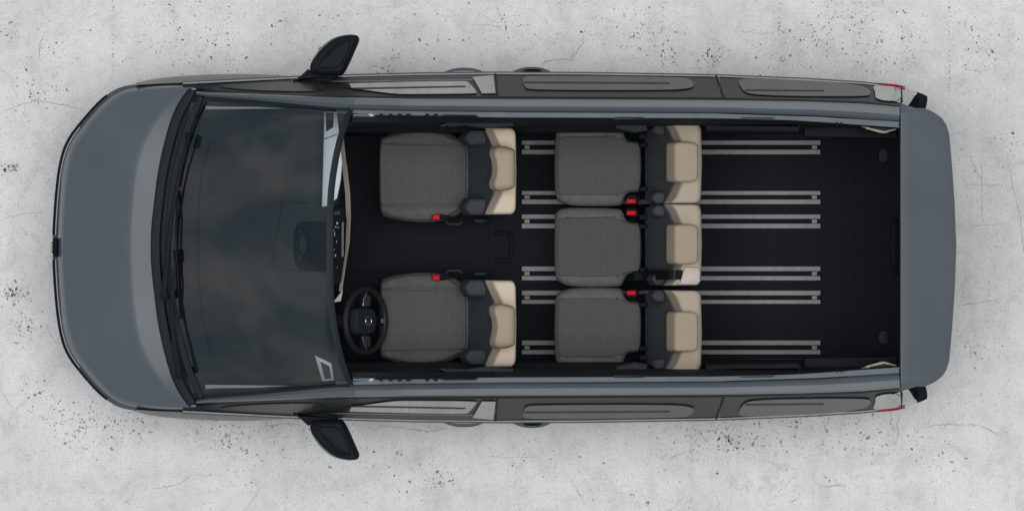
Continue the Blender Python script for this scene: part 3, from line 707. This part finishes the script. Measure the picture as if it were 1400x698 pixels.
# --- dashboard
m = MB()
EDGE_D = [(470, 186), (474, 225), (478.5, 265), (479.5, 295), (478, 330), (473, 360), (467.5, 398), (462, 420), (466, 480), (468, 506)]
dys = linspace(140, 536, 61)
front = [interp([(139, 262), (180, 252), (240, 241), (338, 236), (436, 241), (496, 252), (537, 262)], y) for y in dys]
edge = [interp([(a[1], a[0]) for a in [(470, 148), (470, 186)] + EDGE_D[1:] + [(470, 528)]], y) for y in dys]
rows = []
for f, z in ((0, 1.06), (.1, 1.07), (.3, 1.06), (.6, 1.04), (.8, 1.03), (.9, 1.00), (.94, .93), (.95, .45)):
    rows.append([P(fx + (ex - fx) * f, y, z) for fx, ex, y in zip(front, edge, dys)])
m.grid(rows); m.build('dashboard', DASH, VAN, angle=60)
DSH = [o for o in bpy.data.objects if o.name == 'dashboard'][0]
m = MB(); ed = resample(EDGE_D[:-3], 40)
wd = [3.2 if p.y < 300 else 3.2 - 1.2 * (p.y - 300) / 100 for p in ed]
m.grid([[P(p.x - 2 * q, p.y, .95) for p, q in zip(ed, wd)], [P(p.x - 2 * q, p.y, 1.0) for p, q in zip(ed, wd)], [P(p.x - .4, p.y, 1.0) for p in ed], [P(p.x, p.y, .99) for p in ed], [P(p.x, p.y, .93) for p in ed]])
m.build('dash_edge_strip', BROWN, DSH, angle=30)
m = MB(); m.tube([P(p.x - .8, p.y, 1.004) for p in resample([(x, y) for x, y in EDGE_D[1:-3]], 40)], .0042, 6); m.build('chrome_line', BEIGE_H, DSH)
m = MB(); m.prism([(466.8, 398), (469, 396), (466.2, 411.5), (456.5, 413), (457.5, 410), (464, 402)], .95, 1.012, 0, .003); m.build('strip_end', BEIGE_L, DSH)
def dash_panel(name, pts, z0, z1, mt, par, b=.004):
    m = MB(); m.prism(pts, z0, z1, 0, b); return m.build(name, mt, par, angle=30)
dp = dash_panel('decor_panel', [(443, 153), (461, 153), (464.5, 190), (468, 222), (466, 247), (461, 271), (447.5, 282), (440, 282.5), (441.5, 230), (442.8, 181)], .98, 1.12, DECOR, DSH)
dash_panel('air_vent', [(445, 154), (456.5, 154), (455.7, 174), (446, 180)], 1.10, 1.126, GUTTER, dp)
dash_panel('panel_seam', [(443, 189.6), (461, 183), (461, 184.2), (443, 190.8)], 1.10, 1.123, GUTTER, dp, .0005)
dv = dash_panel('vent_surround', [(430, 485), (453, 496), (457, 519.5), (440.5, 521)], .98, 1.12, DECOR, DSH)
dash_panel('air_vent', [(438, 494), (450.3, 500), (453, 516.8), (444, 517.8)], 1.10, 1.126, DASH, dv)
# centre display
cs = dash_panel('centre_display', [(448, 284), (470, 281), (474, 300), (472, 345), (466, 385), (456, 392), (446, 372), (444, 320)], .98, 1.05, GUTTER, DSH, .01)
random.seed(3)
for x, y, a, b in ((461, 305, 2.6, 3.2), (459, 310, 1.6, 2.4), (462.4, 311, 1.2, 2), (457.5, 320, 1.2, 5), (460, 330, 1, 3), (458.5, 349, 2, 3), (457, 341, 1, 2), (456.6, 315, 1, 2), (461, 365, 1, 1.2)):
    dash_panel('screen_icon', [(x - a / 2, y - b / 2), (x + a / 2, y - b / 2), (x + a / 2, y + b / 2), (x - a / 2, y + b / 2)], 1.046, 1.054, SCREEN, cs, .0005)
dash_panel('switch_bar', [(457, 289), (465, 288), (465.5, 293), (457, 294)], 1.04, 1.056, BACK, cs, .002)
dash_panel('switch_row', [(467, 304), (470, 303), (470, 350), (466.5, 352)], 1.04, 1.058, BROWN, cs, .003)
# inner mirror and sensor shroud under the glass
def under(pts, dz0, dz1, name, mt, par=None, b=.003):
    m = MB(); top = [P(x, y, glassz(x, y) - dz1) for x, y in pts]; bot = [p - Vector((0, 0, dz0 - dz1)) for p in top]
    m.poly(top); m.poly(bot[::-1]); m.grid([bot, top], 0, True); return m.build(name, mt, par or VAN, angle=30)
sh = under([(p[0], p[1]) for p in chaikin([(401, 304), (425, 302), (452, 302), (452, 372), (425, 371), (401, 368)], 2)], .06, .022, 'sensor_shroud', GUTTER)
under([(p[0], p[1]) for p in chaikin([(406, 312), (411, 314), (421, 334), (412, 354), (406, 356)], 1)], .03, .016, 'sensor_window', DASH, sh)
rm = MB(); rm.tube([P(x, y, glassz(x, y) - .015) for x, y in ((422, 277), (386, 276), (371, 364), (420, 372))], .0022, 5); rm.build('shade_band_outline', GUTTER, sh)
gl = MB(); gl.tube(resample([P(x, y, 1.085) for x, y in ((288, 190), (275, 235), (270, 290), (269.5, 338), (271, 385), (276, 440), (288, 486))], 30), .0045, 6); gl.build('demister_slot', FRIT, DSH)
# --- steering wheel
SWC = P(499.5, 438.5, 1.02); TILT = math.radians(53.5); RW = .175
def SW(u, v, n):     # u across the van (photo down positive), v towards the windscreen-side top of the rim, n along the wheel axis to the driver
    return SWC + Vector((-v * math.cos(TILT) + n * math.sin(TILT), -u, v * math.sin(TILT) + n * math.cos(TILT)))
m = MB(); m.tube([SW(RW * math.sin(a), RW * math.cos(a), 0) for a in [2 * math.pi * k / 64 for k in range(64)]], .0175, 12, closed=True); stw = m.build('steering_wheel', LEATHER, VAN)
def sw_prism(pts, n0, n1, name, mt, b=.004, par=None):
    m = MB(); c = Vector((sum(p[0] for p in pts) / len(pts), sum(p[1] for p in pts) / len(pts), 0))
    ring = lambda k, n: [SW(c.x + (p[0] - c.x) * k, c.y + (p[1] - c.y) * k, n) for p in pts]
    rows = [ring(1, n0), ring(1, n1 - b), ring(.93, n1)]; m.grid(rows, 0, True); m.poly(rows[-1]); m.poly(rows[0]); return m.build(name, mt, par or stw, angle=40)
hubp = [(p[0], p[1]) for p in chaikin([(-.078, .06, 0), (-.055, .10, 0), (.055, .10, 0), (.078, .06, 0), (.07, -.045, 0), (.035, -.07, 0), (-.035, -.07, 0), (-.07, -.045, 0)], 2)]
sw_prism(hubp, -.03, .022, 'hub', BLACK_S, .014)
for s in (1, -1):
    sw_prism([(s * .07, .03), (s * .12, .035), (s * .176, .022), (s * .176, -.022), (s * .12, -.045), (s * .07, -.035)], -.015, .006, 'spoke', GUTTER)
    sw_prism([(s * .078, .018), (s * .115, .026), (s * .150, .014), (s * .140, -.030), (s * .085, -.032)], .0, .012, 'button_pad', TRIM, .003)
    for i in range(3):
        for j in range(2):
            u = s * (.088 + .02 * i); vv = .006 - .02 * j
            sw_prism([(u - .004, vv - .004), (u + .004, vv - .004), (u + .004, vv + .003), (u - .004, vv + .003)], .010, .0135, 'button', BACK, .001)
    m = MB(); m.tube([SW(s * .085, .036 if s < 0 else .04, .012), SW(s * .125, .028, .012), SW(s * .158, -.002, .010)], .0022, 6); m.build('spoke_trim', SILVER, stw)
sw_prism([(-.034, -.06), (.034, -.06), (.022, -.172), (-.022, -.172)], -.012, .004, 'spoke', GUTTER)
sw_prism([(-.012, -.135), (.012, -.135), (.014, -.158), (-.014, -.158)], .0, .008, 'spoke_badge', SILVER, .002)
m = MB(); er = .026; ec = (0, .002)
m.tube([SW(er * math.sin(a), ec[1] + er * math.cos(a), .024) for a in [2 * math.pi * k / 32 for k in range(32)]], .0017, 6, closed=True)
for pts in ([(-.010, .0235), (0, .005), (.010, .0235)], [(-.0225, .012), (-.0105, -.0225), (0, -.002), (.0105, -.0225), (.0225, .012)]):
    m.tube([SW(u, ec[1] + v, .024) for u, v in pts], .0016, 6)
m.build('emblem', SILVER, stw)
m = MB(); m.tube([SW(0, .02, -.02), SW(0, .03, -.20)], .045, 12); m.build('column', BLACK_T, stw)
m = MB(); m.tube([SW(-.06, .03, -.05), SW(-.17, .09, -.04)], [.009, .006], 6); m.build('stalk', BLACK_T, stw)

# ------------------------------------------------------------------ seats
def lerp2(a, b, f): return a + (b - a) * f
def front_seat(sgn, label):
    """drawn on the upper seat of the photo; sgn -1 mirrors it across the van's axis"""
    Y = lambda y: AX - sgn * (AX - y)
    F = lambda pts: [(p[0], Y(p[1])) for p in chaikin([(x, y, 0) for x, y in pts], 2)]
    t = empty('front_seat', tuple(P(610, Y(238), .45)), label, 'seat', 'front seats')
    m = MB(); m.box(548, min(Y(196), Y(290)), 690, max(Y(196), Y(290)), .455, .62, 0, .01); m.box(540, min(Y(188), Y(294)), 665, max(Y(188), Y(294)), .455, .50, 0, .01); m.build('pedestal', BLACK_T, t)
    m = MB(); m.pad(F([(519, 190), (523, 187), (543, 179.5), (574, 175), (612, 180.5), (630, 190), (644, 196), (648, 236), (644, 280), (632, 290), (620, 297), (595, 304), (560, 303.5), (528, 297.5), (519, 292), (518, 240)]), .62, .83, .055, .0, steps=6, fan=False); cu = m.build('seat_cushion', BOLST, t, angle=60)
    m = MB(); cp = F([(520, 197), (523, 196.4), (630, 198), (637, 200), (638, 236), (636, 278), (630, 279.5), (523, 280.5), (520.5, 280), (519.3, 238)]); m.pad(cp, .78, .838, .010, .010, steps=3); m.build('centre_panel', RIB, t, angle=60)
    for tabo, tabi in (([(521, 191), (530, 186), (548, 181), (574, 177), (606, 181.5), (622, 190), (635, 197.5)], 197.5), ([(521, 290), (535, 297.5), (560, 302), (592, 302.5), (614, 296), (635, 281)], 280.0)):
        m = MB(); cols = []
        for x in linspace(522, 634, 29):
            yo = interp(tabo, x); c = []
            for k in range(13):
                f = k / 12; e = min(1, (x - 521) / 8, (635.5 - x) / 16); wdt = abs(yo - tabi)
                h = min(.022, wdt / 250 * .5) * math.sin(min(1, e) * math.pi / 2); up = math.sin(math.pi * min(1, f * 1.02)) ** .6 if 0 < f < 1 else 0
                c.append(P(x, Y(tabi + (yo - tabi) * f), (.822 if f < .9 else .822 - (f - .9) * .5) + h * up))
            cols.append(c)
        m.grid(cols); m.build('side_bolster', BOLST, t, angle=60)
    # backrest: hollow front face, beige shell behind
    m = MB(); rows = []
    for a in linspace(0, 1, 9):
        r = []
        for b in linspace(-1, 1, 21):
            y = 236 + b * lerp2(47, 57.5, min(1, a * 1.6)); hollow = (1 - abs(b) ** 2.6)
            x = lerp2(637.5, 662, a) + hollow * lerp2(1, 13, a ** 1.5); r.append(P(x, Y(y), lerp2(.80, 1.135, a)))
        rows.append(r)
    rows.append([p + Vector((.10, 0, 0)) for p in rows[-1]]); rows.append([p + Vector((.10, 0, 0)) for p in rows[0]]); m.grid(rows)
    m.build('backrest', BACK, t, angle=50)
    for ya, yb in ((177.5, 199), (271, 294)):
        m = MB(); tp = [(ya, 634), ((ya + yb) / 2, 627), (yb, 634)]
        m.slab(linspace(ya, yb, 21), lambda y: interp(tp, y), lambda y: 664.5, .78, 1.10, .012, .03, fw=9, fdz=.14, mir=Y); m.build('backrest_bolster', BACK, t, angle=60)
    m = MB(); ff = lambda y: interp([(174.5, 663), (180, 664.5), (188, 668), (204, 675.5), (234, 679), (265, 675.5), (280, 668), (288, 664.5), (293, 663)], y)
    bb = lambda y: interp([(174.5, 699), (178, 703), (184, 705), (234, 706), (284, 705), (290, 703), (293, 699)], y)
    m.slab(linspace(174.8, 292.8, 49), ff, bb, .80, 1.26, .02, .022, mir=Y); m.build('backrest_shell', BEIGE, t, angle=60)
    m = MB()
    for y in (222, 246): m.tube([P(690, Y(y), 1.22), P(690, Y(y), 1.34)], .007, 8)
    m.build('headrest_post', SILVER, t)
    m = MB(); ff = lambda y: interp([(200, 675), (202, 671), (206, 669.3), (212, 669.3), (220, 671.5), (230, 672.8), (240, 671.8), (247, 669.3), (254, 668.6), (258, 670), (261, 675)], y)
    bb = lambda y: interp([(200, 690), (202.5, 700), (206, 704), (230, 704.8), (253, 704.2), (257, 702), (260, 694), (261, 688)], y)
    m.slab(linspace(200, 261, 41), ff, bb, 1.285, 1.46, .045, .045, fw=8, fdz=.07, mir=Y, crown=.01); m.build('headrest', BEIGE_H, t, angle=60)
    m = MB(); m.prism(F([(590, 292), (607, 293), (622, 297), (618, 300), (604, 300), (590, 301)]), .80, .862, 0, .005); bk = m.build('buckle', GUTTER, t)
    m = MB(); m.box(591.5, min(Y(293.4), Y(300)), 601, max(Y(293.4), Y(300)), .85, .868, 0, .002); m.build('red_release', RED, bk)
    m = MB(); m.tube([P(x, Y(y), .66) for x, y in ((609, 301), (613, 306), (627, 306.5), (632, 303))], .007, 6); m.build('recline_lever', TRIM, t)
    m = MB(); m.prism(F([(648, 299), (666, 300), (666, 304), (648, 304)]), .55, .60, 0, .004); m.build('hinge_cap', TRIM, t)
    return t
front_seat(1, 'front passenger seat with no steering wheel ahead of it, grey ribbed cloth with beige back')
front_seat(-1, "driver's seat right behind the steering wheel, grey ribbed cloth with beige back")

def rear_seat():
    F = lambda pts: [(p[0], p[1]) for p in chaikin([(x, y, 0) for x, y in pts], 2)]
    yc = 227.5
    t = empty('rear_seat', tuple(P(850, yc, .45)), '', 'seat', 'rear seats')
    m = MB(); m.box(790, 182, 900, 273, .478, .60, 0, .01); m.build('pedestal', BLACK_T, t)
    m = MB(); m.pad(F([(759, 185), (762, 177), (772, 173.2), (800, 172.8), (845, 174), (852, 177), (855, 188), (860, 193), (873, 193.5), (876, 197), (877.5, 228), (876, 259), (873, 262.5), (860, 262.5), (855, 268), (851, 279), (845, 281.5), (800, 282), (776, 280.5), (762, 273), (759, 264), (758, 228)]), .62, .83, .05, .0, steps=6, fan=False); m.build('seat_cushion', BOLST_R, t, angle=60)
    m = MB(); m.pad(F([(763, 189), (768, 186.5), (848, 187), (856, 194), (872, 196), (875, 199), (876, 228), (875, 257), (872, 260), (856, 261), (848, 267.5), (768, 267.5), (763, 265), (762, 228)]), .78, .836, .010, .010, steps=3); m.build('centre_panel', RIB, t, angle=60)
    m = MB(); rows = []
    for a in linspace(0, 1, 9):
        r = []
        for b in linspace(-1, 1, 21):
            y = 223.5 + b * lerp2(50, 55, a); hol = 1 - abs(b) ** 2.6; x = lerp2(882, 907, a) + hol * lerp2(0, 14, a ** 2.2); r.append(P(x, y, lerp2(.80, 1.135, a)))
        rows.append(r)
    rows.append([p + Vector((.1, 0, 0)) for p in rows[-1]]); rows.append([p + Vector((.1, 0, 0)) for p in rows[0]]); m.grid(rows); m.build('backrest', BACK, t, angle=50)
    for ya, yb in ((168.5, 185), (262, 278.5)):
        m = MB(); tp = [(ya, 889), ((ya + yb) / 2, 883.5), (yb, 889)]
        m.slab(linspace(ya, yb, 21), lambda y: interp(tp, y), lambda y: 908.6, .78, 1.11, .012, .03, fw=8, fdz=.12); m.build('backrest_bolster', BACK, t, angle=60)
    m = MB(); ff = lambda y: interp([(166.6, 907.5), (172, 911), (178, 915), (194, 921.5), (222, 924.5), (252, 921.5), (267, 915), (273, 911), (278.4, 907.5)], y)
    bb = lambda y: interp([(166.6, 951), (169, 956), (176, 958.5), (222, 959.8), (269, 958.5), (276, 956), (278.4, 951)], y)
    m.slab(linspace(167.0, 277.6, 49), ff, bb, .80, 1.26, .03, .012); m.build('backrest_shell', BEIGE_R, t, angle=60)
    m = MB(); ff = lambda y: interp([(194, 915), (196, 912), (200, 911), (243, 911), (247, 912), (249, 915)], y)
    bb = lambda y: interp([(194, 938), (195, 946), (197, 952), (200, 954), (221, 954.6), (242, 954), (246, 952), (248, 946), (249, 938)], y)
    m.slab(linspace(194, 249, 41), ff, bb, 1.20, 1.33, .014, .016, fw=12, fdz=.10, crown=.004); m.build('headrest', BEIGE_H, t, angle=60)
    m = MB()
    for y in (195.5, 255): m.box(875, y, 884, y + 6, .72, .86, 0, .006)
    m.box(874, 182, 885, 190, .70, .84, 0, .01); m.build('hinge', BLACK_T, t)
    return t
def rel(parent, name, mb, mt, **k): return mb.build(name, mt, parent, **k)
def dup(root, dy, label):
    r = root.copy(); COL.objects.link(r); r.location = root.location + Vector((0, dy, 0)); r['label'] = label; r['_w'] = tuple(r.location)
    for ch in root.children:
        c = ch.copy(); COL.objects.link(c); c.parent = r
        for gch in ch.children:
            d = gch.copy(); COL.objects.link(d); d.parent = c
    return r
s1 = rear_seat(); s1['label'] = 'rear seat behind the front passenger seat, x'
dy = lambda q: -q / S(1.0)
s2 = dup(s1, dy(111.2), 'middle rear seat of the three, with a dark belt folded over its beige back')
s3 = dup(s1, -2 * s1.location.y + 1.5 / S(1.0), "rear seat behind the driver's seat at the end of the row")
s1['label'] = 'rear seat behind the front passenger seat at the end of the row'
def buckle(par, y, ys):
    m = MB(); m.prism([(p[0], p[1]) for p in chaikin([(855, y - 6, 0), (872, y - 7, 0), (875, y + 7, 0), (856, y + 6, 0)], 1)], .74, .86, 0, .008); b = m.build('buckle', GUTTER, par)
    m = MB(); m.box(857, y + ys - 2.8, 869, y + ys + 2.8, .85, .867, 0, .003); m.build('red_release', RED, b)
buckle(s1, 272.5, 2.5); buckle(s2, 290, 1); _yo = AX - s3.location.y * S(.45); buckle(s3, 2 * _yo - 398, 1); s3.scale.y = -1
m = MB(); m.box(866, 371, 884, 384, .72, .85, 0, .01); m.build('buckle', GUTTER, s2)
# belt and its cover on the middle seat
m = MB()
rows = []
for (x, z) in ((880, .90), (884, .92), (896, 1.10), (908, 1.245), (915, 1.272), (925, 1.272), (933, 1.268)):
    rows.append([P(x, y, z + .006) for y in linspace(369, 382, 5)])
m.grid(rows); m.grid([[p - Vector((0, 0, .004)) for p in r] for r in rows]); m.build('seat_belt', GUTTER, s2)
m = MB(); m.prism([(936.5, 364.5), (953, 365), (957, 368), (957.5, 384), (953, 389), (927, 389), (930, 384), (933, 374)], 1.24, 1.278, 0, .008); m.build('belt_cover', BEIGE_L, s2)
m = MB(); m.prism([(921.5, 368.6), (924, 368.6), (922.5, 382.4), (920, 382.4)], 1.25, 1.286, 0, .003); m.build('belt_tongue', TRIM, s2)
for o in list(bpy.data.objects):
    if '_w' in o: del o['_w']
